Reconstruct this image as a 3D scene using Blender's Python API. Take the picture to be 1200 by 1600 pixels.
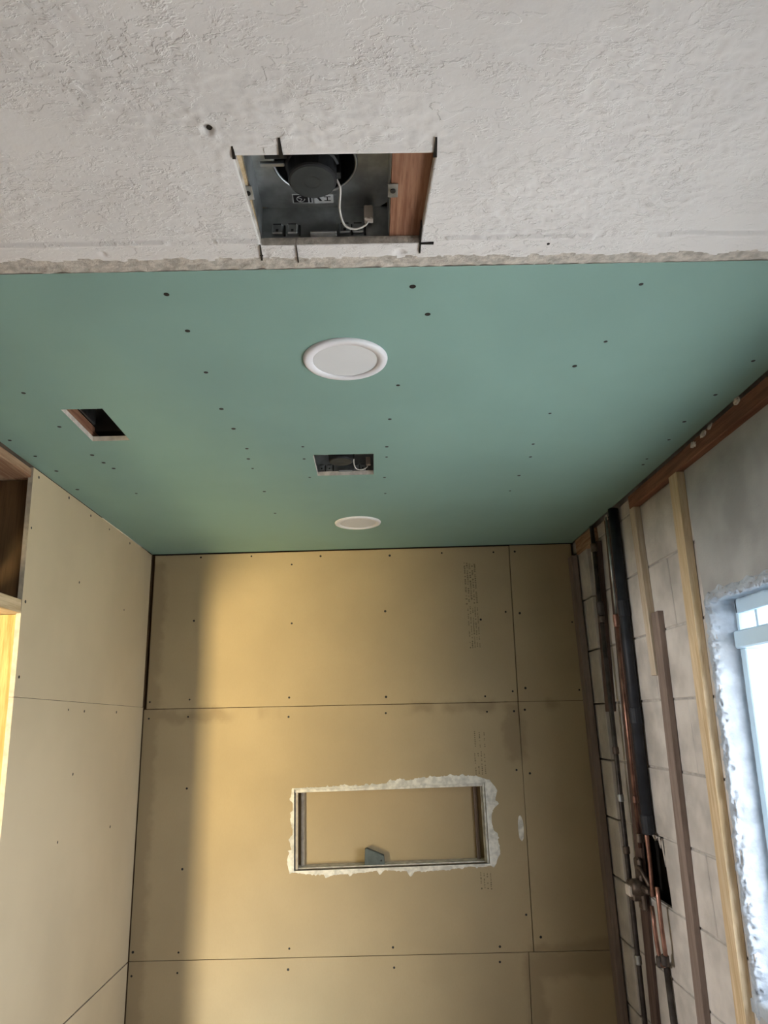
import bpy, bmesh, math, random
from mathutils import Vector, Matrix, noise
for o in list(bpy.data.objects): bpy.data.objects.remove(o)
S = bpy.context.scene; C = S.collection
random.seed(7)

# ------------------------------------------------------------ camera
cam = bpy.data.objects.new('camera', bpy.data.cameras.new('camera')); C.objects.link(cam); S.camera = cam
r_, u_, f_ = (0.999367, -0.015192, -0.032182), (0.026659, -0.279477, 0.959782), (0.023575, 0.960032, 0.278895)
cam.matrix_world = Matrix(((r_[0], u_[0], -f_[0], 0), (r_[1], u_[1], -f_[1], 0), (r_[2], u_[2], -f_[2], 1.74), (0, 0, 0, 1)))
cam.data.sensor_width = 36; cam.data.lens = 24.9; cam.data.clip_start = .02

# ------------------------------------------------------------ world, lights, exposure
W = bpy.data.worlds.new('sky'); S.world = W; W.use_nodes = True
W.node_tree.nodes['Background'].inputs[0].default_value = (.96, 1.02, 1.13, 1)
W.node_tree.nodes['Background'].inputs[1].default_value = 12.5
def area(name, loc, direc, sx, sy, power, col, portal=False):
    l = bpy.data.lights.new(name, 'AREA'); l.shape = 'RECTANGLE'; l.size = sx; l.size_y = sy; l.energy = power; l.color = col
    o = bpy.data.objects.new(name, l); C.objects.link(o); o.location = loc
    o.rotation_euler = Vector(direc).to_track_quat('-Z', 'Y').to_euler()
    if portal: l.cycles.is_portal = True
    return o
area('window_portal', (1.0, 1.2, 1.54), (-1, 0, 0), 1.32, .98, 1, (1, 1, 1), True)
warm_lamp = area('assumed_warm_lamp', (-1.825, -1.97, 1.05), (1.375, 4.94, 1.0), .34, 1.0, 33, (1, .82, .46)); warm_lamp.data.spread = math.radians(52)  # assumed warm area lamp, out of view; narrow spread casts the back-wall band
low = area('low_wall_fill', (-1.825, -1.97, .42), (1.6, 4.94, -.12), .36, .5, 6.5, (.66, .82, 1)); low.data.spread = math.radians(24)  # added lamp with narrow spread, whitens the lower back wall
area('right_wall_fill', (-3.42, .95, 1.88), (1, .10, -.12), .7, .55, 110, (1, .96, .96))  # added fill through the doorway to brighten the block wall; no window there
sun = bpy.data.lights.new('sun', 'SUN'); sun.energy = 5; sun.angle = .01; sun.color = (1, .95, .88)
so = bpy.data.objects.new('sun', sun); C.objects.link(so); so.rotation_euler = Vector((.55, .25, -.8)).to_track_quat('-Z', 'Y').to_euler()
S.view_settings.view_transform = 'Standard'; S.view_settings.look = 'None'; S.view_settings.gamma = 1
S.view_settings.use_curve_mapping = False; S.view_settings.exposure = 0.0

# ------------------------------------------------------------ materials
class N:
    def __init__(s, m): s.t = m.node_tree; s.n = s.t.nodes; s.l = s.t.links
    def set(s, sock, v):
        if isinstance(v, bpy.types.NodeSocket): s.l.new(v, sock)
        else: sock.default_value = v
    def math(s, op, a, b=0.0):
        n = s.n.new('ShaderNodeMath'); n.operation = op; s.set(n.inputs[0], a); s.set(n.inputs[1], b); return n.outputs[0]
    def mix(s, f, a, b):
        n = s.n.new('ShaderNodeMix'); n.data_type = 'RGBA'; s.set(n.inputs[0], f)
        s.set(n.inputs[6], a if isinstance(a, bpy.types.NodeSocket) else (*a, 1)); s.set(n.inputs[7], b if isinstance(b, bpy.types.NodeSocket) else (*b, 1)); return n.outputs[2]
    def pos(s):
        return s.n.new('ShaderNodeTexCoord').outputs['Object']
    def noise(s, scale, vec=None, detail=3, stretch=None, rough=.55):
        n = s.n.new('ShaderNodeTexNoise'); n.inputs['Scale'].default_value = scale; n.inputs['Detail'].default_value = detail; n.inputs['Roughness'].default_value = rough
        v = vec or s.pos()
        if stretch:
            m = s.n.new('ShaderNodeMapping'); m.inputs['Scale'].default_value = stretch; s.l.new(v, m.inputs[0]); v = m.outputs[0]
        s.l.new(v, n.inputs['Vector']); return n.outputs['Fac']
    def ramp(s, v, a, b, lo=0.0, hi=1.0):
        n = s.n.new('ShaderNodeMapRange'); n.interpolation_type = 'SMOOTHSTEP'; s.set(n.inputs[0], v)
        for i, x in zip((1, 2, 3, 4), (a, b, lo, hi)): n.inputs[i].default_value = x
        return n.outputs[0]
    def xyz(s):
        n = s.n.new('ShaderNodeSeparateXYZ'); s.l.new(s.pos(), n.inputs[0]); return n.outputs
    def bump(s, h, strength=.3, dist=.002):
        n = s.n.new('ShaderNodeBump'); n.inputs['Strength'].default_value = strength; n.inputs['Distance'].default_value = dist; s.l.new(h, n.inputs['Height']); return n.outputs[0]
def mat(name, col, rough=.8, metal=0, var=.12, vscale=6, bump=None, build=None, spec=.3):
    m = bpy.data.materials.new(name); m.use_nodes = True; k = N(m); b = m.node_tree.nodes['Principled BSDF']
    b.inputs['Roughness'].default_value = rough; b.inputs['Metallic'].default_value = metal; b.inputs['Specular IOR Level'].default_value = spec
    f = k.noise(vscale); c = k.mix(k.ramp(f, .3, .7), tuple(x*(1-var) for x in col), tuple(min(1, x*(1+var)) for x in col))
    if build: c = build(k, c)
    k.set(b.inputs['Base Color'], c)
    if bump: k.set(b.inputs['Normal'], k.bump(k.noise(bump[0], detail=5), bump[1], bump[2]))
    return m
def woodmat(name, col, dark, axis, scale=1.0, rough=.75, knots=False):
    st = [22, 22, 22]; st['xyz'.index(axis)] = 1.2
    def bld(k, c):
        g = k.noise(3*scale, stretch=st, detail=4, rough=.65); fine = k.noise(14*scale, stretch=st, detail=2)
        c = k.mix(k.ramp(g, .38, .66), c, dark); c = k.mix(k.math('MULTIPLY', k.ramp(fine, .5, .75), .45), c, tuple(x*.75 for x in dark))
        if knots:
            st2 = [9, 9, 9]; st2['xyz'.index(axis)] = 3.5
            c = k.mix(k.math('MULTIPLY', k.ramp(k.noise(1.4, stretch=st2, detail=1), .66, .74), .7), c, tuple(x*.45 for x in dark))
        return c
    return mat(name, col, rough, var=.1, build=bld, bump=(60, .15, .001))
def boxmask(k, v, x0, x1, z0, z1, jx, soft=.018):
    a = k.math('MULTIPLY', k.ramp(k.math('ADD', v[0], jx), x0-soft, x0+soft), k.ramp(k.math('ADD', v[0], jx), x1-soft, x1+soft, 1, 0))
    b = k.math('MULTIPLY', k.ramp(k.math('ADD', v[2], jx), z0-soft, z0+soft), k.ramp(k.math('ADD', v[2], jx), z1-soft, z1+soft, 1, 0))
    return k.math('MULTIPLY', a, b)
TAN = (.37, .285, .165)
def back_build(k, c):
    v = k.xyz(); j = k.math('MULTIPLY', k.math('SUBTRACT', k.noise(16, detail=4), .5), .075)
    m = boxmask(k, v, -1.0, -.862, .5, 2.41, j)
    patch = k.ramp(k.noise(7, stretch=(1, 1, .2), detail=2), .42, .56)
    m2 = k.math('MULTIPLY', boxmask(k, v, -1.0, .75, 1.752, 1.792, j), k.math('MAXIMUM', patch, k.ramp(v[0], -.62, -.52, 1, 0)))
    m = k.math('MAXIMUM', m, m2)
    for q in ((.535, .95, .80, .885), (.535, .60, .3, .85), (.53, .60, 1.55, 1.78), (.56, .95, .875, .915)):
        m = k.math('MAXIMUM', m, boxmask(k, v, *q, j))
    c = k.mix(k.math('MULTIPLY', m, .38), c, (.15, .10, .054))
    w = k.noise(420, stretch=(1, 1, .25), detail=1)
    return k.mix(k.math('MULTIPLY', k.ramp(w, .4, .7), .10), c, (.30, .22, .11))
M = dict(
    green=mat('green_board', (.243, .385, .332), .75, var=.04, vscale=3, bump=(260, .06, .0006)),
    greenedge=mat('gypsum_edge', (.62, .57, .50), .9, var=.15, vscale=60),
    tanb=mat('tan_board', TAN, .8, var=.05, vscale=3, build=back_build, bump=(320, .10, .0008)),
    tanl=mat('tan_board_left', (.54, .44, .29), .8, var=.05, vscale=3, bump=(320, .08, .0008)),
    boardedge=mat('board_edge', (.42, .36, .28), .9, var=.15, vscale=50),
    white=mat('white_plaster', (.74, .72, .69), .85, var=.04, vscale=5, bump=(190, .45, .0016)),
    raw=mat('raw_plaster', (.50, .46, .40), .95, var=.25, vscale=60, bump=(200, .8, .003)),
    compound=mat('joint_compound', (.62, .59, .51), .9, var=.22, vscale=40, bump=(120, .4, .002)),
    concrete=mat('concrete_block', (.50, .465, .425), .95, var=.2, vscale=7, bump=(130, .5, .002)),
    mortar=mat('mortar', (.40, .375, .345), .95, var=.2, vscale=25, bump=(150, .6, .002)),
    parge=mat('cement_parging', (.36, .36, .35), .9, var=.22, vscale=4, bump=(110, .4, .002)),
    reveal=mat('rough_reveal', (.37, .41, .45), .9, var=.14, vscale=22, bump=(100, .7, .003)),
    redwood=woodmat('red_plate_wood', (.23, .105, .06), (.13, .055, .032), 'y'),
    pine=woodmat('pale_pine', (.62, .49, .32), (.50, .36, .20), 'z'),
    pinegrey=woodmat('weathered_pine', (.52, .44, .34), (.42, .33, .23), 'z'),
    jamb=woodmat('jamb_pine', (.48, .33, .125), (.36, .21, .06), 'z', 1.6, knots=True),
    brown=woodmat('brown_stud', (.12, .066, .028), (.08, .042, .017), 'z', .6),
    header=woodmat('header_pine', (.60, .47, .29), (.46, .33, .18), 'y'),
    plate=woodmat('plate_pine', (.42, .28, .17), (.26, .13, .07), 'y'),
    darkstrip=woodmat('dark_strip_wood', (.115, .075, .06), (.075, .046, .036), 'z'),
    greystrip=woodmat('grey_brown_strip', (.24, .185, .155), (.18, .135, .11), 'z'),
    joist=woodmat('joist_wood', (.33, .17, .10), (.20, .085, .045), 'y', 1.8, knots=True),
    copper=mat('old_copper', (.32, .175, .135), .38, .85, var=.35, vscale=20),
    iron=mat('dark_pipe', (.075, .065, .06), .42, .5, var=.4, vscale=20),
    abs=mat('black_plastic_pipe', (.022, .025, .032), .5, var=.3, vscale=15),
    brass=mat('valve_brass', (.13, .10, .08), .5, .6, var=.4, vscale=30),
    paleplastic=mat('pale_cover', (.62, .55, .48), .7, var=.06),
    galv=mat('galvanized', (.39, .415, .42), .38, .9, var=.25, vscale=25),
    blackp=mat('black_plastic', (.018, .019, .02), .55, var=.2, vscale=40),
    darkdisc=mat('motor_cap', (.038, .043, .042), .6, var=.2, vscale=30),
    wire=mat('white_wire', (.70, .68, .62), .6, var=.05),
    labelw=mat('label_paper', (.60, .62, .62), .6, var=.05), labelb=mat('label_ink', (.012, .012, .014), .6, var=.05),
    lamp=mat('lamp_white', (.80, .80, .82), .45, var=.02), lens=mat('lamp_lens', (.70, .71, .71), .55, var=.02),
    vinyl=mat('window_vinyl', (.50, .66, .77), .45, var=.03),
    wedge=mat('wedge_rubber', (.085, .10, .095), .8, var=.15, vscale=40),
    screw=mat('screw_black', (.018, .017, .016), .5, .3, var=.3, vscale=60),
    void=mat('cavity_dark', (.03, .026, .022), .95, var=.3, vscale=10),
    roomwall=mat('room_paint', (.26, .23, .20), .9, var=.05),
    slab=mat('concrete_floor', (.30, .27, .24), .9, var=.15, vscale=4),
    ground=mat('pale_yard', (.62, .60, .56), .95, var=.1, vscale=1),
    print=mat('faded_print', (.185, .145, .085), .9, var=.3, vscale=90),
    fluff=mat('torn_paper', (.55, .50, .45), .95, var=.2, vscale=60),
)
def knockdown():
    m = M['white']; k = N(m); b = m.node_tree.nodes['Principled BSDF']; p = k.pos()
    wn_ = k.n.new('ShaderNodeTexNoise'); wn_.inputs['Scale'].default_value = 24; wn_.inputs['Detail'].default_value = 2; k.l.new(p, wn_.inputs['Vector'])
    sub = k.n.new('ShaderNodeVectorMath'); sub.operation = 'MULTIPLY_ADD'; k.l.new(wn_.outputs['Color'], sub.inputs[0]); sub.inputs[1].default_value = (.022, .022, 0); k.l.new(p, sub.inputs[2]); v = sub.outputs[0]
    t1 = k.noise(34, v, 4, stretch=(1, 1.75, 1), rough=.6); t2 = k.noise(75, v, 3, stretch=(1, 1.5, 1)); t3 = k.noise(17, v, 5, stretch=(1, 2.2, 1), rough=.62)
    mask = k.ramp(k.noise(4.2, p, 2, stretch=(1, 1.3, 1)), .40, .60, .08, 1); mask2 = k.ramp(k.noise(9, p, 2), .40, .60, .25, 1)
    h = k.math('ADD', k.math('MULTIPLY', k.ramp(t1, .515, .575), k.math('MULTIPLY', mask, mask2)), k.math('MULTIPLY', k.math('MULTIPLY', k.ramp(t2, .55, .63), mask), .45))
    h = k.math('ADD', h, k.math('MULTIPLY', k.ramp(t3, .55, .59), .5)); h = k.math('ADD', h, k.math('MULTIPLY', k.noise(230, p, 4), .16))
    k.set(b.inputs['Normal'], k.bump(h, .62, .0021))
knockdown()
gm = bpy.data.materials.new('window_glass'); gm.use_nodes = True; nt = gm.node_tree; nt.nodes.clear()
_o = nt.nodes.new('ShaderNodeOutputMaterial'); _m = nt.nodes.new('ShaderNodeMixShader'); _t = nt.nodes.new('ShaderNodeBsdfTransparent'); _g = nt.nodes.new('ShaderNodeBsdfGlossy')
_g.inputs['Roughness'].default_value = .02; _m.inputs[0].default_value = .06
nt.links.new(_t.outputs[0], _m.inputs[1]); nt.links.new(_g.outputs[0], _m.inputs[2]); nt.links.new(_m.outputs[0], _o.inputs[0]); M['glass'] = gm

# ------------------------------------------------------------ helpers
def link(name, bm, mats, parent=None, smooth=False):
    me = bpy.data.meshes.new(name); bmesh.ops.recalc_face_normals(bm, faces=bm.faces[:]); bm.to_mesh(me); bm.free()
    if smooth:
        for p in me.polygons: p.use_smooth = True
    for m in (mats if isinstance(mats, (list, tuple)) else [mats]): me.materials.append(M[m])
    o = bpy.data.objects.new(name, me); C.objects.link(o)
    if parent is not None: o.parent = parent
    return o
def struct(o): o['kind'] = 'structure'; return o
def tag(o, label, cat, group=None):
    o['label'] = label; o['category'] = cat
    if group: o['group'] = group
    return o
def empty(name, loc=(0, 0, 0)):
    o = bpy.data.objects.new(name, None); C.objects.link(o); o.location = loc; o.empty_display_size = .05; return o
def bx(bm, x0, x1, y0, y1, z0, z1, bev=0.0, mi=0):
    vs = [bm.verts.new((x, y, z)) for x in (x0, x1) for y in (y0, y1) for z in (z0, z1)]
    fs = [bm.faces.new([vs[i] for i in q]) for q in ((0, 1, 3, 2), (4, 6, 7, 5), (0, 4, 5, 1), (2, 3, 7, 6), (0, 2, 6, 4), (1, 5, 7, 3))]
    for f in fs: f.material_index = mi
    if bev:
        es = list({e for f in fs for e in f.edges}); bmesh.ops.bevel(bm, geom=es, offset=bev, segments=1, affect='EDGES')
def box(name, b, m, parent=None, bev=0.0):
    bm = bmesh.new(); bx(bm, *b, bev=bev); return link(name, bm, m, parent)
def quadprism(bm, pts, w0, w1, plane):
    """closed prism of a polygon in plane 'xz','yz','xy' between depths w0 and w1"""
    def P(a, b, w): return {'xz': (a, w, b), 'yz': (w, a, b), 'xy': (a, b, w)}[plane]
    A = [bm.verts.new(P(a, b, w0)) for a, b in pts]; B = [bm.verts.new(P(a, b, w1)) for a, b in pts]; n = len(pts)
    bm.faces.new(A); bm.faces.new(B[::-1])
    for i in range(n): bm.faces.new((A[i], B[i], B[(i+1) % n], A[(i+1) % n]))
def lathe(bm, prof, center, axis='z', seg=40, mi=0):
    rings = []
    for r, h in prof:
        ring = []
        for i in range(seg):
            a = 2*math.pi*i/seg; p = {'z': (r*math.cos(a), r*math.sin(a), h), 'x': (h, r*math.cos(a), r*math.sin(a)), 'y': (r*math.cos(a), h, r*math.sin(a))}[axis]
            ring.append(bm.verts.new(Vector(p)+Vector(center)))
        rings.append(ring)
    for A, B in zip(rings, rings[1:]):
        for i in range(seg): bm.faces.new((A[i], A[(i+1) % seg], B[(i+1) % seg], B[i])).material_index = mi
    bm.faces.new(rings[0]).material_index = mi; bm.faces.new(rings[-1][::-1]).material_index = mi
def tube(bm, pts, r, seg=12):
    pts = [Vector(p) for p in pts]; rings = []; up = None
    for i, p in enumerate(pts):
        t = (pts[min(i+1, len(pts)-1)]-pts[max(i-1, 0)]).normalized()
        if up is None: up = t.orthogonal().normalized()
        up = (up - t*up.dot(t)).normalized(); w = t.cross(up); rr = r[i] if isinstance(r, (list, tuple)) else r
        rings.append([bm.verts.new(p+up*rr*math.cos(2*math.pi*k/seg)+w*rr*math.sin(2*math.pi*k/seg)) for k in range(seg)])
    for A, B in zip(rings, rings[1:]):
        for k in range(seg): bm.faces.new((A[k], A[(k+1) % seg], B[(k+1) % seg], B[k]))
    bm.faces.new(rings[0][::-1]); bm.faces.new(rings[-1])
def smoothpath(ctrl, n=12):
    P = [Vector(c) for c in ctrl]; P = [2*P[0]-P[1]]+P+[2*P[-1]-P[-2]]; out = []
    for i in range(1, len(P)-2):
        for k in range(n):
            t = k/n; a, b, c, d = P[i-1:i+3]
            out.append(.5*((2*b)+(c-a)*t+(2*a-5*b+4*c-d)*t*t+(3*b-a-3*c+d)*t**3))
    out.append(P[-2]); return out
def fbm(x, y, z=0.0, oct=4):
    s = 0; a = 1
    for i in range(oct):
        s += a*noise.noise((x, y, z)); x *= 2.1; y *= 2.1; z += 3.7; a *= .5
    return s
def copy_tree(o, parent=None):
    c = o.copy(); C.objects.link(c)
    if parent is not None: c.parent = parent
    for ch in list(o.children): copy_tree(ch, c)
    return c

XL, XR, YB, ZC = -.920, .878, 2.968, 2.440
# ------------------------------------------------------------ setting: shell
struct(box('floor', (-3.6, 1.15, -2.4, 3.2, -.1, 0), 'slab'))
struct(box('ground', (1.15, 40, -20, 25, -.25, -.15), 'ground'))
struct(box('ceiling', (-3.6, 1.15, -2.4, 3.2, 2.62, 2.72), 'void'))                      # roof deck above the joists
struct(box('wall_front', (-1.34, .905, -.72, -.60, 0, 2.62), 'roomwall'))
struct(box('wall_far_left', (-3.6, -3.5, -2.4, 3.2, 0, 2.62), 'roomwall'))
bm = bmesh.new()                                                                          # unseen street-side wall, its narrow opening assumed to go with the warm lamp
bx(bm, -3.6, -2.05, -2.2, -2.05, 0, 2.62); bx(bm, -1.6, -1.3, -2.2, -2.05, 0, 2.62); bx(bm, -2.05, -1.6, -2.2, -2.05, 2.1, 2.62)
struct(link('wall_street', bm, 'roomwall'))
struct(box('assumed_door_1', (-2.05, -1.6, -2.19, -2.14, 0, 2.1), 'roomwall'))  # assumed door, unseen, closing the opening behind the warm lamp
struct(box('wall_passage', (-1.34, -1.22, -2.2, -.72, 0, 2.62), 'roomwall'))
struct(box('wall_left_back', (-3.5, -.98, 3.0, 3.15, 0, 2.62), 'roomwall'))

# ------------------------------------------------------------ back wall: backing, nine tan boards, screws
wb = struct(box('wall_back', (-1.0, 1.105, 3.09, 3.2, 0, 2.62), 'void'))
T = .016
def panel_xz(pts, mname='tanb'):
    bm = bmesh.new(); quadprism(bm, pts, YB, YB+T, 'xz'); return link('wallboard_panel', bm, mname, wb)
g = .0012
zs1l, zs1r, zs2l, zs2r = 1.803, 1.782, .912, .884
def zs1(x): return zs1l+(zs1r-zs1l)*(x-XL)/(XR-XL)
def zs2(x): return zs2l+(zs2r-zs2l)*(x-XL)/(XR-XL)
xa, xb, xc = .606, .591, .573
pt = panel_xz([(-.908, zs1(XL)+g), (xb-g, zs1(xb)+g), (xa-g, 2.434), (-.908, 2.434)])
ptr = panel_xz([(xb+2*g, zs1(xb)+g), (.868, zs1(XR)+g), (.874, 2.436), (xa+2*g, 2.436)])
# middle row, left board with the niche opening
NX0, NX1, NZ0, NZ1 = -.314, .432, 1.193, 1.481
bm = bmesh.new(); xsg = [-.917, NX0, NX1, None]; zsg = [None, NZ0, NZ1, None]
def gx(i, j): return xsg[i] if i < 3 else [xc, .580, .587, xb][j]-g
def gz(i, j):
    x = gx(i, j); return zs2(x)+g if j == 0 else (zs1(x)-g if j == 3 else zsg[j])
for i in range(3):
    for j in range(3):
        if i == 1 and j == 1: continue
        quadprism(bm, [(gx(i, j), gz(i, j)), (gx(i+1, j), gz(i+1, j)), (gx(i+1, j+1), gz(i+1, j+1)), (gx(i, j+1), gz(i, j+1))], YB, YB+T, 'xz')
bmesh.ops.remove_doubles(bm, verts=bm.verts[:], dist=1e-5)
cnt = {}
for f in bm.faces: cnt.setdefault(frozenset(v.index for v in f.verts), []).append(f)
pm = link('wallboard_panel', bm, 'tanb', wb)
pmr = panel_xz([(xc+2*g, zs2(xc)+g), (.888, zs2(XR)+g), (.890, zs1(XR)-g), (xb+2*g, zs1(xb)-g)])
plow = panel_xz([(-.917, 0), (.52, 0), (.553, zs2(.55)-g), (-.917, zs2(XL)-g)])
plr = panel_xz([(.5225, 0), (.888, 0), (.888, zs2(XR)-g), (.5552, zs2(.55)-g)])
box('corner_stud', (-.935, -.85, 2.986, 3.06, 0, 2.44), 'brown', wb); box('stud', (.55, .885, 2.986, 3.06, 0, 2.44), 'brown', wb)
for za, zb in ((0, 1.17), (1.50, 2.44)): box('stud', (-.84, .54, 2.986, 3.06, za, zb), 'brown', wb)
# hidden seam behind: dark void showing in joints is the corner_stud layer
SCREW = None
def screw(parent, loc, nrm, r=.0042):
    global SCREW
    if SCREW is None:
        bm = bmesh.new(); lathe(bm, [(1.0, -.2), (1.0, .10), (.7, .22), (.3, .12)], (0, 0, 0), seg=10); SCREW = link('screw', bm, 'screw', parent); o = SCREW
    else: o = bpy.data.objects.new('screw', SCREW.data); C.objects.link(o); o.parent = parent
    k = r*random.uniform(.85, 1.25); o.location = loc; o.scale = (k, k, k*.5); o.rotation_euler = Vector(nrm).to_track_quat('Z', 'Y').to_euler(); return o
BACK = [(-0.715,2.422),(-0.500,2.421),(-0.205,2.413),(-0.328,2.380),(-0.733,2.153),(-0.327,2.130),(-0.737,1.836),(-0.336,1.831),(-0.740,1.769),(-0.338,1.756),(-0.896,1.767),(-0.896,1.831),(-0.733,1.500),(0.091,2.407),(0.315,2.412),(0.538,2.409),(0.630,2.409),(0.064,2.169),(0.463,2.122),(0.570,2.151),(0.629,2.144),(0.846,2.100),(0.056,1.821),(0.053,1.758),(0.459,1.811),(0.462,1.750),(0.573,1.827),(0.626,1.838),(0.846,1.824),(0.572,1.749),(0.616,1.753),(0.563,1.525),(0.615,1.511),(-0.738,0.935),(-0.739,0.869),(-0.331,0.933),(-0.335,0.865),(0.052,0.923),(0.054,0.857),(0.449,0.911),(0.445,0.861),(0.556,1.013),(0.604,0.937),(-0.905,0.942),(-0.905,0.865),(-0.737,1.214)]
for x, z in BACK:
    right = x > .598 if z > 1.7 else x > .585
    par = (ptr if right else pt) if z > zs1(x) else ((pmr if right else pm) if z > zs2(x) else plow)
    screw(par, (x, YB, z), (0, -1, 0))

# the niche set into the back wall
nd = .095; ni = empty('niche', (0, 0, 0)); ni.parent = wb
bm = bmesh.new(); bx(bm, NX0-.01, NX1+.01, YB+nd, YB+nd+.012, NZ0-.01, NZ1+.01); link('niche_back', bm, 'tanb', ni)
bm = bmesh.new()
bx(bm, NX0-.012, NX0, YB+.002, YB+nd, NZ0, NZ1); bx(bm, NX1, NX1+.012, YB+.002, YB+nd, NZ0, NZ1)
bx(bm, NX0-.012, NX1+.012, YB+.002, YB+nd, NZ1, NZ1+.012); link('niche_side', bm, 'boardedge', ni)
bm = bmesh.new(); bx(bm, NX0-.012, NX1+.012, YB+.002, YB+nd, NZ0-.012, NZ0, .001); link('niche_sill', bm, 'boardedge', ni)
bm = bmesh.new(); bx(bm, NX0+.001, NX0+.013, YB+.012, YB+.026, NZ0, NZ1, .002); bx(bm, NX0+.019, NX0+.032, YB+.07, YB+nd, NZ0, NZ1, .002); link('inner_strip', bm, 'boardedge', ni)  # grey strips stand in for the left edge's shadow plus a side return
bm = bmesh.new(); bx(bm, NX1-.014, NX1-.001, YB+.02, YB+.034, NZ0, NZ1, .002); bx(bm, NX1-.008, NX1, YB+.004, YB+.012, NZ0, NZ1, .001); link('inner_strip', bm, 'compound', ni)
bm = bmesh.new(); bx(bm, NX1-.036, NX1-.022, YB+.075, YB+nd, NZ0, NZ1, .002); link('inner_strip', bm, 'greystrip', ni)
bm = bmesh.new(); bx(bm, NX0, NX1, YB+.03, YB+nd, NZ0, NZ0+.004, .001); bx(bm, NX0, NX1, YB+.008, YB+.03, NZ1-.012, NZ1, .002); link('compound_bead', bm, 'compound', ni)
# corner bead and smeared joint compound round the opening
bm = bmesh.new(); w = .006
for q in ((NX0-w, NX0, NZ0-w, NZ1+w), (NX1, NX1+w, NZ0-w, NZ1+w), (NX0, NX1, NZ1, NZ1+w), (NX0, NX1, NZ0-w, NZ0)): bx(bm, q[0], q[1], YB-.0035, YB+.003, q[2], q[3], .001)
link('corner_bead', bm, 'compound', ni)
bm = bmesh.new(); inner = []; outer = []
def wid(side, t, s):
    jag = max(0, fbm(s*26, side*9.1, 2, 3))*.020+max(0, fbm(s*140, side*5, 7, 2))*.005
    base = {0: .008+.010*abs(math.sin(t*7)), 1: .030+.012*math.sin(t*9), 2: .018+.012*math.sin(t*6+.6) if t < .80 else .006, 3: .009+.014*(t > .75)+.006*math.sin(t*21)}[side]
    return max(.004, base+jag)
cs = [(NX0, NZ0), (NX1, NZ0), (NX1, NZ1), (NX0, NZ1)]; nn = [(0, -1), (1, 0), (0, 1), (-1, 0)]
for sd in range(4):
    a, b = cs[sd], cs[(sd+1) % 4]; L = math.dist(a, b); n = int(L/.0035); pv, nx = nn[(sd-1) % 4], nn[(sd+1) % 4]
    for i in range(n):
        t = i/n; p = (a[0]+(b[0]-a[0])*t, a[1]+(b[1]-a[1])*t); dx, dz = nn[sd]; e = .03/L
        if t < e: k = .5*(1-t/e); dx, dz = dx*(1-k)+pv[0]*k, dz*(1-k)+pv[1]*k
        if t > 1-e: k = .5*(t-1+e)/e; dx, dz = dx*(1-k)+nx[0]*k, dz*(1-k)+nx[1]*k
        ww = wid(sd, t, L*t+sd); inner.append((p[0]+dx*.004, p[1]+dz*.004)); outer.append((p[0]+dx*ww, p[1]+dz*ww))
n = len(inner)
vi = [bm.verts.new((x, YB-.002, z)) for x, z in inner]; vm = [bm.verts.new(((a[0]*.4+b[0]*.6), YB-.0018, a[1]*.4+b[1]*.6)) for a, b in zip(inner, outer)]; vo = [bm.verts.new((x, YB-.0002, z)) for x, z in outer]
for A, B in ((vi, vm), (vm, vo)):
    for i in range(n): bm.faces.new((A[i], A[(i+1) % n], B[(i+1) % n], B[i]))
link('joint_compound', bm, 'compound', ni, True)
bm = bmesh.new(); pts = []
for i in range(28):
    a = 2*math.pi*i/28; rr = 1+.18*noise.noise((math.cos(a)*2, math.sin(a)*2, 5)); pts.append((.562+.011*rr*math.cos(a), 1.312+.046*rr*math.sin(a)))
quadprism(bm, pts, YB-.0015, YB, 'xz'); link('compound_patch', bm, 'compound', pm)
# faded mill print on the boards (too faint to read): columns of small marks
def mill_print(par, x0, x1, ztop, zbot, cols, dense):
    bm = bmesh.new(); rnd = random.Random(int(x0*1000+ztop*100))
    for c in range(cols):
        x = x0+(x1-x0)*c/max(1, cols-1); z = ztop-rnd.random()*.01; wch = .0085 if dense else .0055
        while z > zbot:
            h = rnd.uniform(.002, .006); 
            if rnd.random() < .82: bx(bm, x-wch*rnd.uniform(.3, .5), x+wch*rnd.uniform(.3, .5), YB-.0004, YB+.0002, z-h, z)
            z -= h+rnd.uniform(.0015, .004)
            if rnd.random() < .07: z -= .012
    o = link('printed_lettering', bm, 'print', par); o['kind'] = 'stuff'; return o
mill_print(pt, .409, .452, 2.368, 2.19, 5, True); mill_print(pt, .412, .452, 2.18, 2.01, 5, False)
mill_print(pm, .406, .444, 1.68, 1.615, 3, False); mill_print(pm, .402, .440, 1.60, 1.515, 4, False); mill_print(pm, .395, .432, 1.165, 1.105, 4, False)

# ------------------------------------------------------------ left wall
wl = struct(box('wall_left', (-1.04, -.9335, 1.99, 2.99, 0, 2.44), 'void'))
TL = -.933
def panel_yz(pts):
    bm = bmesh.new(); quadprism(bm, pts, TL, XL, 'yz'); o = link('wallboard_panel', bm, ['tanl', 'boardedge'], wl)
    for p in o.data.polygons:
        if abs(p.normal.x) < .5: p.material_index = 1
    return o
lp = [panel_yz([(1.893, 1.8225), (2.957, 1.812), (2.955, 2.436), (1.864, 2.437)]), panel_yz([(1.925, .926), (2.962, .9135), (2.962, 1.8108), (1.893, 1.8213)]), panel_yz([(1.94, 0), (2.962, 0), (2.962, .9085), (1.925, .921)])]
LEFT = [(1.899,2.420),(2.104,2.424),(2.282,2.417),(2.455,2.416),(2.676,2.419),(1.888,2.270),(2.237,2.184),(1.900,2.069),(2.664,2.159),(1.910,1.873),(2.240,1.794),(2.364,1.791),(2.659,1.790),(2.315,1.605),(2.676,1.408),(2.246,1.425),(1.890,1.50)]
for y, z in LEFT: screw(lp[0] if z > 1.82 else lp[1], (XL, y, z), (1, 0, 0), .0040)
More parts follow.
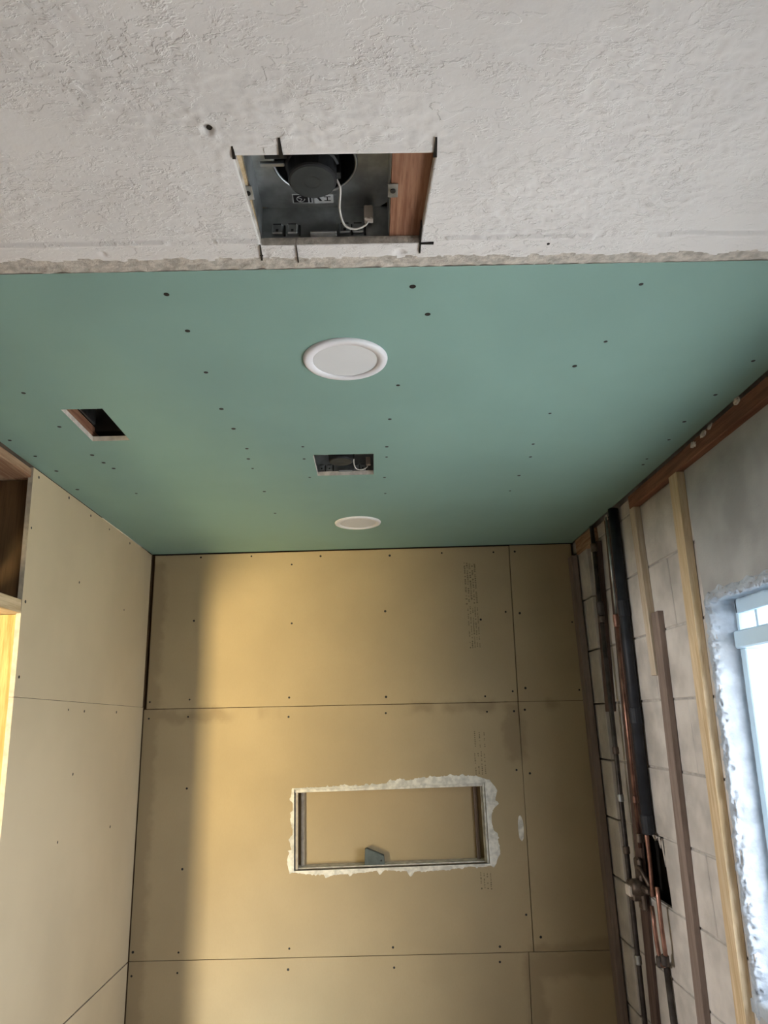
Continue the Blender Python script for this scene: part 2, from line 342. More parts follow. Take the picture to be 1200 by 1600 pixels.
box('corner_stud', (-.975, -.921, 2.966, 2.986, 0, 2.44), 'brown', wl)
bm = bmesh.new(); quadprism(bm, [(1.945, 0), (1.990, 0), (1.990, 2.034), (1.893, 2.034)], -1.20, -.9345, 'yz'); link('stud', bm, 'jamb', wl)
box('stud', (-1.20, -.9345, 1.884, 1.985, 2.072, 2.408), 'brown', wl, .001)
tag(box('header_plank', (-1.02, -.922, .2, 1.90, 2.036, 2.072), 'header', bev=.0015), 'pale pine header plank above the left doorway, below the brown stud', 'plank')
tag(box('top_plate', (-1.03, -.925, .2, 1.866, 2.408, 2.4335), 'plate', bev=.002), 'worn orange brown plank tight under the green ceiling at left', 'plank')
box('stud', (-1.03, -.9345, 1.872, 1.985, 2.409, 2.436), 'plate', wl)
box('stud', (-1.2, -1.025, .2, 1.88, 2.41, 2.445), 'brown', wl)
struct(box('doorway_light_block', (-1.065, -1.05, -.6, 1.88, 2.05, 2.45), 'roomwall'))  # unseen board added to stop the fill lamp leaking over the header

# ------------------------------------------------------------ green board ceiling
def sheet_with_holes(name, xs, ys, holes, z0, z1, mats, parent):
    bm = bmesh.new(); V = {}
    def v(i, j, z):
        k = (i, j, z)
        if k not in V: V[k] = bm.verts.new((xs[i], ys[j], z))
        return V[k]
    solid = {(i, j) for i in range(len(xs)-1) for j in range(len(ys)-1)} - set(holes)
    for i, j in solid:
        bm.faces.new((v(i, j, z0), v(i+1, j, z0), v(i+1, j+1, z0), v(i, j+1, z0))).material_index = 0
        bm.faces.new((v(i, j, z1), v(i, j+1, z1), v(i+1, j+1, z1), v(i+1, j, z1))).material_index = 0
        for (a, b, nb) in (((i, j), (i+1, j), (i, j-1)), ((i+1, j), (i+1, j+1), (i+1, j)), ((i+1, j+1), (i, j+1), (i, j+1)), ((i, j+1), (i, j), (i-1, j))):
            if nb not in solid: bm.faces.new((v(*a, z0), v(*a, z1), v(*b, z1), v(*b, z0))).material_index = 1
    return link(name, bm, mats, parent)
cg = struct(box('ceiling', (-1.05, .905, .96, 3.09, 2.60, 2.619), 'void'))
sh1 = sheet_with_holes('drywall_sheet', [-.921, -.694, -.600, .880], [.9905, 1.500, 1.692, 1.817], [(1, 1)], ZC, ZC+.0127, ['green', 'greenedge'], cg)
sh2 = sheet_with_holes('drywall_sheet', [-.921, -.145, .022, .880], [1.817, 1.830, 2.003, 2.966], [(1, 1)], ZC, ZC+.0127, ['green', 'greenedge'], cg)
CEIL = [(-0.330,1.054),(-0.324,1.172),(-0.327,1.336),(-0.332,1.517),(-0.326,1.634),(-0.316,1.770),(-0.325,1.847),(-0.326,1.925),(-0.324,2.141),(-0.323,2.389),(0.087,1.045),(0.119,1.132),(0.075,1.415),(0.061,1.598),(0.057,1.781),(0.058,1.859),(0.055,2.034),(0.060,2.194),(0.480,1.051),(0.480,1.244),(0.446,1.344),(0.452,1.586),(0.455,1.788),(0.469,1.887),(0.468,2.048),(0.469,2.201),(-0.737,1.412),(-0.738,1.597),(-0.732,1.789),(-0.723,1.849),(-0.712,1.896),(-0.722,2.127),(-0.894,1.674),(-0.882,1.788),(-0.876,1.906),(-0.884,2.074),(-0.167,1.766),(-0.172,1.858),(-0.170,2.016),(0.825,1.338),(0.821,1.502),(0.814,1.658),(0.824,1.780),(0.819,1.928),(0.826,1.977)]
for x, y in CEIL: screw(sh1 if y < 1.817 else sh2, (x, y, ZC), (0, 0, -1), .0046)
# framing seen through the openings
box('ceiling_joist', (-.80, -.699, .99, 2.96, 2.4535, 2.485), 'joist', cg)
box('ceiling_joist', (-.80, -.45, 1.712, 1.75, 2.475, 2.60), 'void', cg)  # wood coloured near-black to put shade inside the duct opening
box('duct_liner', (-.6985, -.694, 1.45, 1.70, 2.488, 2.60), 'galv', cg)

# ------------------------------------------------------------ old white textured plaster ceiling
ZW = 2.4335; HX0, HX1, HY0, HY1 = -.156, .097, .742, .921
def hl(y): t = (y-HY0)/(HY1-HY0); return -.158+.008*t
def hr(y): t = (y-HY0)/(HY1-HY0); return .100-.009*t
def lin(a, b, st): n = max(1, round((b-a)/st)); return [a+(b-a)*i/n for i in range(n)]
xs = lin(-3.5, -.9, .1)+lin(-.9, HX0, .0034)+lin(HX0, HX1, .0034)+lin(HX1, .9, .0034)+[.904]
ys = lin(-2.2, .45, .1)+lin(.45, HY0, .0034)+lin(HY0, HY1, .0034)+lin(HY1, .984, .0036)+[.984]
iL, iR = xs.index(HX0), xs.index(HX1); jB, jT = ys.index(HY0), ys.index(HY1)
bm = bmesh.new(); V = []
for j, y in enumerate(ys):
    row = []
    for i, x in enumerate(xs):
        L, Rr = hl(min(max(y, .6), 1)), hr(min(max(y, .6), 1))
        if i <= iL: X = -3.5+(x+3.5)*(L+3.5)/(HX0+3.5) if x < -.9 else -.9+(x+.9)*(L+.9)/(HX0+.9)
        elif i >= iR: X = .904-(.904-x)*(.904-Rr)/(.904-HX1)
        else: X = L+(x-HX0)*(Rr-L)/(HX1-HX0)
        z = ZW
        if x >= -.9 and y >= .45:
            k = fbm(x*4, y*5.5, 1.3, 2)                                   # where the trowel left texture
            d = max(.15, min(1, (k+.42)/.6))
            wx, wy = x+.010*fbm(x*26, y*26, 6, 2), y+.010*fbm(x*26, y*26, 11, 2)
            tex = fbm(wx*46, wy*78, 4.2, 4); q1 = max(0, min(1, (tex-.02)/.11)); q1 = q1*q1*(3-2*q1)     # knocked-down plateaus
            tex2 = fbm(wx*85, wy*125, 14.2, 3); q2 = max(0, min(1, (tex2-.18)/.14))
            h = (q1*.0013+q2*.0008)*d+fbm(x*3, y*3, 8, 2)*.002
            if y > .917: h *= .35
            hd = max(max(L-X, X-Rr), max(HY0-y, y-HY1)); h *= max(0, min(1, hd/.018))
            yl = .913+.004*noise.noise((x*9, 0, 3))
            if abs(y-yl) < .0042 and noise.noise((x*6, 4, 1)) > -.25: h += .0035
            z = ZW-h
            ye = .953+.014*(x/.9)*.5+.010*fbm(x*22, 1, 5, 3)
            if y > ye: t = min(1, (y-ye)/max(.004, .986-ye)); z += .0012+.0022*t+.0022*fbm(x*55, y*90, 2, 3)
            # screw dimple and chip
            for (cx, cy, rr, dp) in ((-.179, .699, .008, .008), (.067, .946, .012, .005), (-.398, .935, .006, .004), (-.153, .945, .006, .004)):
                q = math.hypot(x-cx, y-cy)
                if q < rr: z += dp*(1-(q/rr)**2)
        row.append(bm.verts.new((X, y, z)))
    V.append(row)
for j in range(len(ys)-1):
    for i in range(len(xs)-1):
        if iL <= i < iR and jB <= j < jT: continue
        f = bm.faces.new((V[j][i], V[j][i+1], V[j+1][i+1], V[j+1][i])); x, y = xs[i], ys[j]
        if y > .9 and x > -.9 and y > .953+.014*(x/.9)*.5+.010*fbm(x*22, 1, 5, 3): f.material_index = 1
top = ZW+.013
for (a, b) in (((jB, iL), (jT, iL)), ((jT, iL), (jT, iR)), ((jT, iR), (jB, iR)), ((jB, iR), (jB, iL))):   # thickness of the cut plaster
    n = max(abs(a[0]-b[0]), abs(a[1]-b[1])); prev = None
    for k in range(n+1):
        v = V[a[0]+(b[0]-a[0])*k//n][a[1]+(b[1]-a[1])*k//n]; w = bm.verts.new((v.co.x, v.co.y, top))
        if prev: bm.faces.new((prev[0], v, w, prev[1])).material_index = 1
        prev = (v, w)
cw = struct(link('ceiling', bm, ['white', 'raw'], smooth=True))
box('plaster_backing', (-3.5, -.26, -2.2, .984, ZW+.0135, ZW+.02), 'void', cw)
box('plaster_backing', (.150, .904, -2.2, .984, ZW+.0135, ZW+.02), 'void', cw)
box('plaster_backing', (-.26, .150, -2.2, .70, ZW+.0135, ZW+.02), 'void', cw)
box('plaster_backing', (-.26, .150, .928, .984, ZW+.0135, ZW+.02), 'greystrip', cw)
box('ceiling_joist', (.0452, .150, .60, .984, ZW+.0135, 2.60), 'joist', cw)
box('ceiling_joist', (-.26, -.1515, .60, .984, ZW+.0135, 2.60), 'pine', cw)
for (x0, y0, x1, y1, w) in ((-.157, .725, -.158, .746, .0022), (-.097, .714, -.098, .745, .0028), (.0985, .717, .0995, .748, .0025), (.091, .885, .092, .944, .0014), (-.151, .914, -.154, .955, .0016), (-.097, .921, -.098, .962, .0010), (.09, .9215, .112, .9215, .002)):
    bm = bmesh.new(); d = Vector((x1-x0, y1-y0)); nrm = Vector((-d.y, d.x)).normalized()*w
    quadprism(bm, [(x0-nrm.x*.5, y0-nrm.y*.5), (x1-nrm.x, y1-nrm.y), (x1+nrm.x, y1+nrm.y), (x0+nrm.x*.5, y0+nrm.y*.5)], ZW-.0022, ZW+.012, 'xy'); link('saw_cut', bm, 'screw', cw)

# ------------------------------------------------------------ exhaust fan housings
def make_fan():
    e = empty('exhaust_fan', (-.053, .832, 2.449)); H = .050; bm = bmesh.new(); x0, x1, y0, y1 = -.0975, .0975, -.12, .093; t = .001
    zr = 2.503-2.449
    bx(bm, x0, x0+t, y0, y1, 0, zr); bx(bm, x1-t, x1, y0, y1, 0, zr); bx(bm, x0, x1, y0, y0+t, 0, zr); bx(bm, x0, x1, y1-t, y1, 0, zr)
    # roof sheet with round opening
    seg = 48; cx, cy, rr = -.0085, 0, .059; inn = []; out = []
    for i in range(seg):
        a = 2*math.pi*i/seg; c, s = math.cos(a), math.sin(a); inn.append(bm.verts.new((cx+rr*c, cy+rr*s, zr)))
        k = min(((x1-cx)/c if c > 1e-6 else (x0-cx)/c if c < -1e-6 else 9), ((y1-cy)/s if s > 1e-6 else (y0-cy)/s if s < -1e-6 else 9)); out.append(bm.verts.new((cx+k*c, cy+k*s, zr)))
    for i in range(seg): bm.faces.new((inn[i], inn[(i+1) % seg], out[(i+1) % seg], out[i]))
    for (cx2, cy2) in ((x0, y1), (x1, y1), (x0, y0), (x1, y0)): pass
    link('housing', bm, 'galv', e)
    bm = bmesh.new(); R_ = []                                            # rolled bell mouth
    for i in range(seg):
        a = 2*math.pi*i/seg; R_.append([bm.verts.new((cx+(rr+.0022*math.cos(b))*math.cos(a), (rr+.0022*math.cos(b))*math.sin(a), zr+.0022*math.sin(b))) for b in [2*math.pi*q/8 for q in range(8)]])
    for i in range(seg):
        for q in range(8): bm.faces.new((R_[i][q], R_[(i+1) % seg][q], R_[(i+1) % seg][(q+1) % 8], R_[i][(q+1) % 8]))
    link('bell_mouth', bm, 'galv', e, True)
    bm = bmesh.new(); ra = [bm.verts.new((cx+rr*math.cos(2*math.pi*i/seg), rr*math.sin(2*math.pi*i/seg), zr)) for i in range(seg)]; rb = [bm.verts.new((cx+rr*math.cos(2*math.pi*i/seg), rr*math.sin(2*math.pi*i/seg), zr+.09)) for i in range(seg)]
    for i in range(seg): bm.faces.new((ra[i], ra[(i+1) % seg], rb[(i+1) % seg], rb[i]))
    bm.faces.new(rb); link('fan_well', bm, 'blackp', e)
    bm = bmesh.new(); lathe(bm, [(.0345, .080), (.0385, .062), (.0385, .046), (.0355, .044), (.0345, .024), (.0330, .0215), (.031, .0208), (.0306, .0215)], (-.012, 0, 0), seg=40); mo = link('motor', bm, 'blackp', e, False)
    bm = bmesh.new(); lathe(bm, [(.031, .0215), (.0308, .0203), (.012, .0200), (.010, .0205)], (-.012, 0, 0), seg=40); link('motor_cap', bm, 'darkdisc', mo)
    for q in ((-.077, -.045, -.034, -.018, .044, .050), (.018, .028, -.006, .006, .030, .056)):
        bm = bmesh.new(); bx(bm, *q, .001); link('motor_bracket', bm, 'blackp', e)
    bm = bmesh.new(); bx(bm, -.085, -.05, -.014, -.008, .040, .046, .001); link('motor_arm', bm, 'galv', e)
    # wiring
    bm = bmesh.new(); tube(bm, smoothpath([(.020, .020, .046), (.026, .030, .034), (.024, .052, .018), (.030, .072, .006), (.045, .080, .004), (.060, .081, .010), (.066, .081, .018)]), .0017, 8); wi = link('wire', bm, 'wire', e, True)
    bm = bmesh.new(); bx(bm, .060, .074, .076, .086, .018, .044, .0012); bx(bm, .062, .0645, .0745, .077, .020, .042); bx(bm, .069, .0715, .0745, .077, .020, .042); link('plug', bm, 'paleplastic', wi)
    # punched tabs on the far side
    for x in (-.073, -.050, .030, .050):
        bm = bmesh.new(); bx(bm, x-.0085, x+.0085, y1-.006, y1-.003, .004, .022, .002); tb = link('knockout_tab', bm, 'galv', e)
        bm = bmesh.new(); bx(bm, x-.006, x+.006, y1-.0066, y1-.0058, .0195, .021); bx(bm, x-.002, x+.002, y1-.0066, y1-.0058, .007, .011); bx(bm, x+.0095, x+.0125, y1-.004, y1-.001, .002, .020); link('slot', bm, 'blackp', tb)
    bm = bmesh.new(); bx(bm, -.022, .018, y1-.016, y1-.004, -.003, .001, .001); link('lower_flange', bm, 'galv', e)
    # mounting ears with screws
    for sx in (-1, 1):
        bm = bmesh.new(); a, b = sorted((sx*.0935, sx*.1075)); bx(bm, a, b, -.022, .004, -.0045, -.0025, .0006); ea = link('mounting_ear', bm, 'galv', e)
        bm = bmesh.new(); lathe(bm, [(.0038, -.0062), (.0038, -.0044)], ((a+b)/2, -.010, 0), seg=12); link('ear_screw', bm, 'screw', ea)
    # labels on the roof sheet
    bm = bmesh.new(); bx(bm, -.048, -.018, .062, .081, zr-.0006, zr-.0002); la = link('label_sticker', bm, 'labelw', e)
    bm = bmesh.new(); bx(bm, -.0465, -.0245, .0635, .0795, zr-.0010, zr-.0007); bx(bm, -.0225, -.0195, .0635, .0795, zr-.0010, zr-.0007); link('sticker_print', bm, 'labelb', la)
    bm = bmesh.new(); tube(bm, [(-.0355+.006*math.cos(q*.35), .0715+.006*math.sin(q*.35), zr-.0011) for q in range(15)], .0005, 6); tube(bm, [(-.040, .068, zr-.0011), (-.034, .072, zr-.0011), (-.037, .077, zr-.0011)], .0006, 6); link('sticker_symbol', bm, 'labelw', la)
    bm = bmesh.new(); bx(bm, -.015, .014, .064, .082, zr-.0006, zr-.0002); lb = link('label_sticker', bm, 'labelw', e)
    bm = bmesh.new(); z0, z1 = zr-.0010, zr-.0007
    bx(bm, .000, .010, .0675, .0690, z0, z1); bx(bm, .000, .010, .0755, .0770, z0, z1); bx(bm, .004, .0058, .069, .0755, z0, z1)      # the letter H lying on its side
    quadprism(bm, [(-.013, .066), (-.009, .066), (-.003, .077), (-.007, .077)], z0, z1, 'xy'); link('sticker_print', bm, 'labelb', lb)
    return e
sc_ = screw(cw, (-.179, .699, ZW+.002), (0, 0, -1), .0042); screw(cw, (-.153, .945, ZW-.0005), (0, 0, -1), .0025); screw(cw, (.29, .929, ZW-.0005), (0, 0, -1), .002)
fan = make_fan(); tag(fan, 'open metal exhaust fan housing with black motor in rough white ceiling', 'exhaust fan', 'uncovered exhaust fans')
fan2 = copy_tree(fan); fan2.location = (-.060, 1.917, 2.4535)
for ch in fan2.children:
    if ch.name.split('.')[0] in ('motor', 'motor_bracket'): ch.location.z -= .024
    if ch.name.startswith('wire'): ch.location.z -= .004
tag(fan2, 'open metal exhaust fan housing with white wire in green board ceiling', 'exhaust fan', 'uncovered exhaust fans')

# ------------------------------------------------------------ recessed lights
def make_light():
    e = empty('recessed_light', (-.036, 1.293, ZC)); bm = bmesh.new(); seg = 64
    prof = [(.0660, -.0030), (.0668, -.0058), (.0800, -.0062), (.0842, -.0045), (.0855, -.0008), (.0855, .004)]
    rings = [[bm.verts.new((r*math.cos(2*math.pi*i/seg), r*math.sin(2*math.pi*i/seg), h)) for i in range(seg)] for r, h in prof]
    for A, B in zip(rings, rings[1:]):
        for i in range(seg): bm.faces.new((A[i], A[(i+1) % seg], B[(i+1) % seg], B[i]))
    link('trim_ring', bm, 'lamp', e, True)
    bm = bmesh.new(); lathe(bm, [(.0665, .002), (.0665, -.0028), (.064, -.0034), (.03, -.0038)], (0, 0, 0), seg=64); link('lens', bm, 'lens', e)
    return e
l1 = make_light(); tag(l1, 'round white recessed light, larger and nearer one on green ceiling', 'ceiling light', 'round recessed lights')
l2 = copy_tree(l1); l2.location = (-.036, 2.722*.9333, ZC); tag(l2, 'round white recessed light, smaller in view, close to the tan back wall', 'ceiling light', 'round recessed lights')

# ------------------------------------------------------------ rubber wedge in the niche
bm = bmesh.new(); quadprism(bm, [(-.047, NZ0+.0042), (-.044, NZ0+.060), (-.036, NZ0+.062), (.030, NZ0+.034), (.031, NZ0+.0042)], YB+.035, YB+.068, 'xz')
bmesh.ops.bevel(bm, geom=bm.edges[:], offset=.0015, segments=1, affect='EDGES')
wd = tag(link('rubber_wedge', bm, 'wedge'), 'dark grey wedge block standing on the sill of the wall niche', 'wedge')
bm = bmesh.new(); lathe(bm, [(.0035, -.0006), (.0035, .001)], (.018, YB+.035, NZ0+.018), 'y', 12); link('hole', bm, 'screw', wd)

# ------------------------------------------------------------ right wall: concrete blocks, parging, window
XW = .905
wr = struct(empty('wall_right')); wr['kind'] = 'structure'
bm = bmesh.new(); quadprism(bm, [(2.012, 0), (2.42, 0), (2.42, 2.44), (1.872, 2.44), (1.872, 2.012)], XW+.0025, XW+.014, 'yz'); bx(bm, XW+.004, XW+.014, 2.70, 3.09, 0, 2.44); bx(bm, XW+.004, XW+.014, 2.42, 2.70, 0, 1.145); bx(bm, XW+.004, XW+.014, 2.42, 2.70, 1.348, 2.44)
link('mortar', bm, 'mortar', wr)
bm = bmesh.new(); bx(bm, XW+.10, XW+.2, 2.02, 3.2, 0, 2.62); bx(bm, XW+.014, XW+.2, 1.868, 3.2, 2.44, 2.62); bx(bm, XW+.014, XW+.2, -2.3, 1.868, 2.40, 2.62); bx(bm, XW+.014, XW+.2, -2.3, .35, 0, 2.4); bx(bm, XW+.014, XW+.2, -2.3, 1.868, 0, 1.02); bx(bm, XW+.014, XW+.2, .35, 1.868, 2.03, 2.42); quadprism(bm, [(2.015, 0), (2.05, 0), (2.05, 2.44), (1.88, 2.44), (1.88, 2.012)], XW+.0142, XW+.2, 'yz')
link('block_core', bm, 'mortar', wr)
course = .2075; z0 = 1.766-8*course
for k in range(0, 12):
    za, zb = z0+k*course+.003, z0+(k+1)*course-.003
    if za > 2.43: break
    zb = min(zb, 2.44); za = max(za, 0); off = .2 if k % 2 else 0; e0 = 1.874+.07*(2.012-min(2.012, (za+zb)/2)); edges = [e0]
    q = 1.89+off
    while q < 3.08: edges.append(q) if q > e0+.08 else None; q += .406
    edges = [e for e in edges if abs(e-2.80) > .05 or e == e0] + [2.80, 3.08]; edges.sort()
    if abs(za-1.145) < .01: edges = [e0, 2.12, 2.42, 2.70, 2.80, 3.08]
    for a, b in zip(edges, edges[1:]):
        if abs(za-1.145) < .01 and abs(a-2.42) < .01: continue          # the block broken out behind the shower valve
        bm = bmesh.new(); dx = random.uniform(-.001, .001)-(.016 if a > 2.79 else 0); bx(bm, XW+dx, XW+.02, a+.002, b-.002, za, zb, .002); link('concrete_block', bm, 'concrete', wr)
bm = bmesh.new()                                                        # jagged rim of the broken-out block
for (ya, yb_, zt) in ((2.42, 2.455, .085), (2.44, 2.48, .035), (2.64, 2.695, .05), (2.42, 2.437, .14), (2.47, 2.53, .018)):
    quadprism(bm, [(ya, 1.345), (yb_, 1.345), ((ya+yb_)/2+.004, 1.345-zt)], XW+.004, XW+.03, 'yz')
link('broken_block_rim', bm, 'concrete', wr); box('cavity_shade_panel', (XW+.085, XW+.0995, 2.3, 2.8, 1.0, 1.5), 'void', wr)  # near-black panel paints the shade at the back of the hole
# parging above and below the window
def parge(y0, y1, za, zb, st=.012):
    bm = bmesh.new(); ny, nz = int((y1-y0)/st), int((zb-za)/st); G = [[bm.verts.new((XW-.003-.002*fbm(y0+(y1-y0)*j/ny*1, (za+(zb-za)*i/nz)*3, 2, 3)-.001*fbm((y0+(y1-y0)*j/ny)*14, (za+(zb-za)*i/nz)*14, 5, 2), y0+(y1-y0)*j/ny, za+(zb-za)*i/nz)) for j in range(ny+1)] for i in range(nz+1)]
    for i in range(nz):
        for j in range(ny): bm.faces.new((G[i][j], G[i][j+1], G[i+1][j+1], G[i+1][j]))
    return link('parging', bm, 'parge', wr, True)
WY0, WY1, WZ0, WZ1 = .50, 1.868, 1.06, 2.012
parge(-.6, 1.886, 2.016, 2.44); parge(-.6, 1.95, 0, 1.05); parge(-.6, .46, 1.05, 2.035)
# rough plaster reveal: swept round the opening
path = []
for i in range(281): path.append((WY0-.05+(WY1-.012-WY0+.05)*i/280, WZ1, 0, 1))
for i in range(9): a = math.pi/2*i/8; path.append((WY1-.012+.012*math.sin(a), WZ1-.012+.012*math.cos(a), math.sin(a), math.cos(a)))
for i in range(231): path.append((WY1, WZ1-.012-(WZ1+.028-WZ0)*i/230, 1, 0))
sec = [(-.026, -.0035), (-.018, -.0045), (-.012, -.0055), (-.007, -.006), (-.003, -.005), (0, -.002), (.001, .003), (.001, .010), (0, .020), (0, .032), (0, .05), (0, .075), (0, .10)]
bm = bmesh.new(); rows = []
for k, (y, z, ny, nz) in enumerate(path):
    row = []
    for si, (o, d) in enumerate(sec):
        amp = .011 if 0 < si < 8 else .002
        if si == 0: off = -o-.004+.010*fbm(k*.11, 3, 1, 4)
        else: off = -o
        jit = amp*fbm(y*60+si*.5, z*60, si*.7, 3)
        row.append(bm.verts.new((XW+d+(jit if si < 7 else 0)*(.8 if si else .2), y+ny*(off+(jit if si >= 4 else 0)), z+nz*(off+(jit if si >= 4 else 0)))))
    rows.append(row)
for A, B in zip(rows, rows[1:]):
    for i in range(len(sec)-1): bm.faces.new((A[i], A[i+1], B[i+1], B[i]))
rv = link('rough_reveal', bm, 'reveal', wr, True)
bm = bmesh.new()                                                        # sill, rough cement
ny = 120; G = []
for si, (d, dz) in enumerate(((-.006, -.03), (-.006, -.004), (.004, .002), (.04, .004), (.10, .006))):
    G.append([bm.verts.new((XW+d, WY0-.05+(WY1+.155-WY0)*j/ny, WZ0+dz+.005*fbm(j*.35, si*1.3, 3, 3))) for j in range(ny+1)])
for A, B in zip(G, G[1:]):
    for j in range(ny): bm.faces.new((A[j], A[j+1], B[j+1], B[j]))
link('rough_sill', bm, 'reveal', wr, True)
# window unit
wn = struct(empty('window_1')); XF = .972
bm = bmesh.new(); bx(bm, XF, XF+.06, WY1-.010, WY1+.02, WZ0, WZ1+.02, .002); bx(bm, XF, XF+.06, WY0-.02, WY0+.012, WZ0, WZ1+.02, .002); bx(bm, XF, XF+.06, WY0, WY1, 1.975, WZ1+.02, .002); bx(bm, XF, XF+.06, WY0, WY1, WZ0-.02, WZ0+.02, .002)
link('window_frame', bm, 'vinyl', wn)
bm = bmesh.new(); bx(bm, XF-.014, XF+.045, WY0, WY1, 1.884, 1.930, .004); link('transom_bar', bm, 'vinyl', wn)
bm = bmesh.new(); bx(bm, XF-.004, XF+.045, WY1-.034, WY1-.008, WZ0+.02, 1.884, .003); bx(bm, XF-.004, XF+.045, WY0+.01, WY0+.04, WZ0+.02, 1.884, .003); bx(bm, XF-.004, XF+.045, WY0, WY1, WZ0+.02, WZ0+.06, .003); sash = link('sash', bm, 'vinyl', wn)
for yy in (1.790, 1.35, .93):
    box('mullion', (XF+.012, XF+.04, yy-.006, yy+.006, 1.93, 1.976), 'vinyl', wn, .001)
box('pane', (XF+.026, XF+.030, WY0, WY1, 1.93, 1.976), 'glass', wn); box('pane', (XF+.026, XF+.030, WY0, WY1, WZ0+.05, 1.884), 'glass', wn)

for o in [rv]+list(wn.children):
    for v in o.data.vertices: v.co.y += .07*(2.012-v.co.z)
# ------------------------------------------------------------ framing and pipes on the right wall
def lean(o, k, zt):
    for v in o.data.vertices: v.co.y += k*(zt-v.co.z)
    return o
def strip(b, m, label, name='furring_strip', cat='wood strip', bev=.0012, k=0, zt=2.39): return lean(tag(box(name, b, m, bev=bev), label, cat), k, zt)
strip((.880, XW+.001, .2, 2.27, 2.386, 2.430), 'redwood', 'long reddish brown wood plate along the top of the right wall', 'top_plate', 'plank', .002)
strip((.8795, XW+.001, 2.69, 2.912, 2.375, 2.436), 'plate', 'short orange brown block at the top corner beside the back wall', 'wood_block', 'wood block')
strip((.880, XW-.001, 1.890, 1.942, 0, 2.3855), 'pine', 'pale pine furring strip beside the window edge on the right wall', k=.06)
strip((.881, XW-.001, 2.236, 2.276, 1.84, 2.3855), 'pinegrey', 'pale furring strip between black pipe and the strip by the window')
strip((.886, XW-.001, 2.170, 2.222, 0, 2.03), 'greystrip', 'long grey brown board standing between the two pale furring strips', k=.062, zt=2.03)
strip((.856, .882, 2.915, 2.967, 0, 2.374), 'greystrip', 'grey brown wood strip in the corner between tan back wall and blocks')
strip((.884, XW-.001, 2.650, 2.712, 1.735, 2.372), 'darkstrip', 'short dark brown strip ending halfway up, left of the pipes', k=.11)
strip((.8915, XW-.001, 2.505, 2.565, 0, 2.43), 'darkstrip', 'dark brown backing board behind the copper pipes', 'backing_board', 'board', k=.085)
def pipe(name, y, x, r, za, zb, m, label, couplings=(), k=0, zt=2.4):
    bm = bmesh.new(); tube(bm, [(x, y+k*(zt-zb), zb), (x, y+k*(zt-za), za)], r, 16); o = tag(link(name, bm, m, smooth=True), label, 'pipe')
    for z, h, rr, cm in couplings:
        bm = bmesh.new(); lathe(bm, [(rr*.9, -h), (rr, -h*.85), (rr, h*.85), (rr*.9, h)], (x, y+k*(zt-z), z), seg=16); link('coupling', bm, cm, o)
    return o
pipe('supply_pipe', 2.655, .872, .0085, 0, 2.43, 'iron', 'thin dark supply pipe running full height left of the valve', ((2.345, .016, .012, 'brass'), (2.11, .026, .0135, 'iron'), (2.07, .012, .0125, 'brass'), (1.60, .012, .0115, 'brass'), (1.44, .012, .0115, 'galv'), (1.27, .012, .0115, 'brass'), (.93, .014, .0115, 'galv')), k=.03)
pipe('riser_pipe', 2.492, .873, .0065, 1.30, 2.045, 'copper', 'reddish copper riser pipe rising from the valve to a tee', ((2.045, .022, .0105, 'copper'), (1.45, .012, .009, 'copper'), (1.33, .014, .010, 'brass')), k=.05)
pipe('shower_arm_pipe', 2.492, .876, .0045, 2.068, 2.42, 'galv', 'slim pale pipe above the copper tee beside the black pipe', k=.05)
pipe('vent_pipe', 2.434, .884, .0180, 1.36, 2.435, 'abs', 'thick black plastic vent pipe on the right wall', ((2.08, .03, .0200, 'abs'), (1.72, .028, .0200, 'abs'), (1.38, .03, .0205, 'abs')), k=.045)
pipe('drain_pipe', 2.500, .893, .009, 0, .965, 'iron', 'dark pipe dropping to the floor below the copper loops')
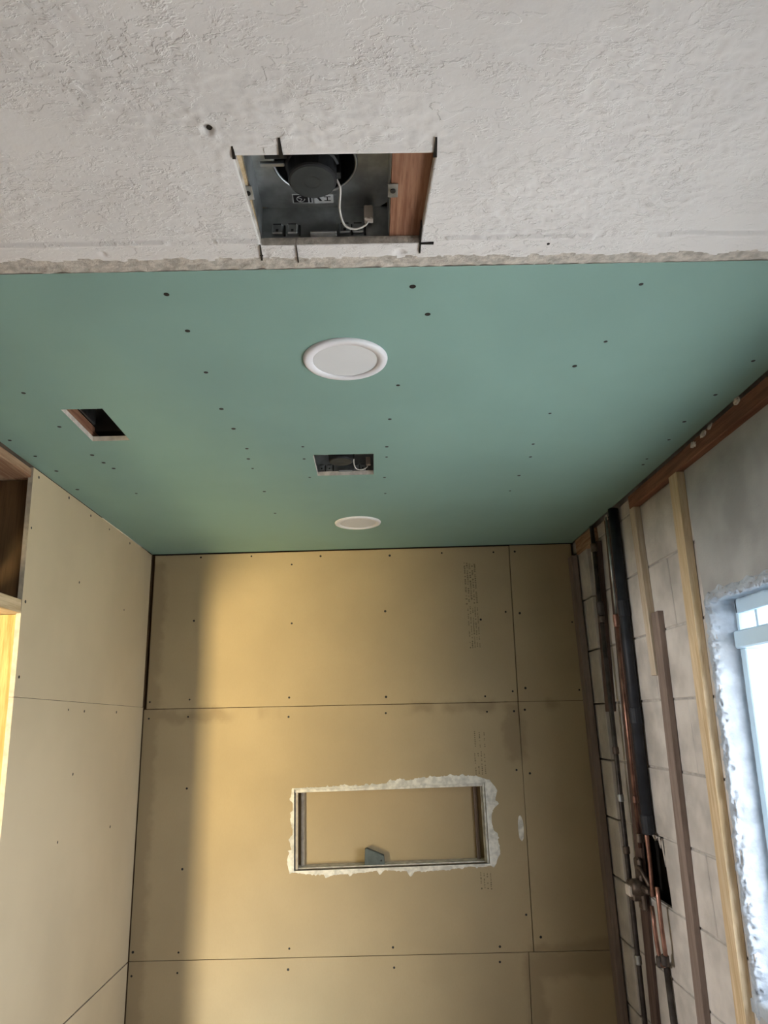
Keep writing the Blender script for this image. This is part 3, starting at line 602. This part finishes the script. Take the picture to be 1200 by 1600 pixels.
# shower valve
o0 = Vector((.885, 2.62, 1.15)); sv = empty('shower_valve', o0)
def loc(bm):
    bmesh.ops.translate(bm, verts=bm.verts[:], vec=-o0); return bm
bm = bmesh.new(); lathe(bm, [(.020, -.02), (.027, -.012), (.029, .014), (.024, .022)], (.865, 2.605, 1.170), 'x', 24); link('valve_body', loc(bm), 'brass', sv, True)
bm = bmesh.new(); bx(bm, .870, .889, 2.535, 2.655, 1.160, 1.182, .006); link('valve_crossbar', loc(bm), 'brass', sv)
bm = bmesh.new(); bx(bm, .872, .8885, 2.585, 2.632, 1.10, 1.26, .006); link('valve_back', loc(bm), 'brass', sv)
bm = bmesh.new(); bx(bm, .836, .874, 2.598, 2.640, 1.143, 1.176, .003); link('stem_cover', loc(bm), 'paleplastic', sv)
bm = bmesh.new(); bx(bm, .846, .882, 2.592, 2.648, 1.130, 1.190, .004); link('stem_collar', loc(bm), 'brass', sv)
for ctrl, r, m in (([(.882, 2.60, 1.20), (.868, 2.575, 1.235), (.868, 2.545, 1.23), (.880, 2.52, 1.19)], .007, 'brass'),
                   ([(.879, 2.49, 1.35), (.880, 2.493, 1.27), (.878, 2.496, 1.20), (.879, 2.505, 1.165)], .007, 'copper'),
                   ([(.881, 2.53, 1.13), (.876, 2.512, 1.10), (.874, 2.508, 1.07), (.876, 2.506, 1.01), (.879, 2.503, .985)], .0068, 'copper'),
                   ([(.881, 2.46, 1.20), (.877, 2.45, 1.17), (.875, 2.448, 1.10), (.876, 2.448, 1.04), (.879, 2.455, 1.005)], .0068, 'copper')):
    bm = bmesh.new(); tube(bm, smoothpath(ctrl), r, 12); link('copper_tube', loc(bm), m, sv, True)
for c in ((.877, 2.503, .982), (.877, 2.458, .998)):
    bm = bmesh.new(); lathe(bm, [(.009, -.016), (.0125, -.012), (.0125, .012), (.009, .016)], c, seg=16); link('elbow', loc(bm), 'iron', sv)
bm = bmesh.new(); tube(bm, [(.879, 2.458, .992), (.879, 2.480, .978), (.879, 2.503, .974)], .0075, 12); link('copper_tube', loc(bm), 'copper', sv, True)
tag(sv, 'old brass shower valve with pale square stem and copper loops on block wall', 'shower valve')
# scraps of torn plaster caught along the plate
for (y, z, s) in ((1.70, 2.418, .013), (1.76, 2.412, .012), (1.66, 2.422, .009), (1.52, 2.428, .012), (2.50, 2.415, .014), (2.44, 2.41, .012)):
    bm = bmesh.new(); bmesh.ops.create_icosphere(bm, subdivisions=2, radius=s)
    for v in bm.verts:
        q = 1+.9*noise.noise(v.co*110+Vector((y*9, 0, 0))); v.co = Vector((v.co.x*.35*q, v.co.y*1.25*q, v.co.z*.75*q))
    bmesh.ops.translate(bm, verts=bm.verts[:], vec=(.879, y, z+.004)); link('plaster_scrap', bm, 'fluff', wr)
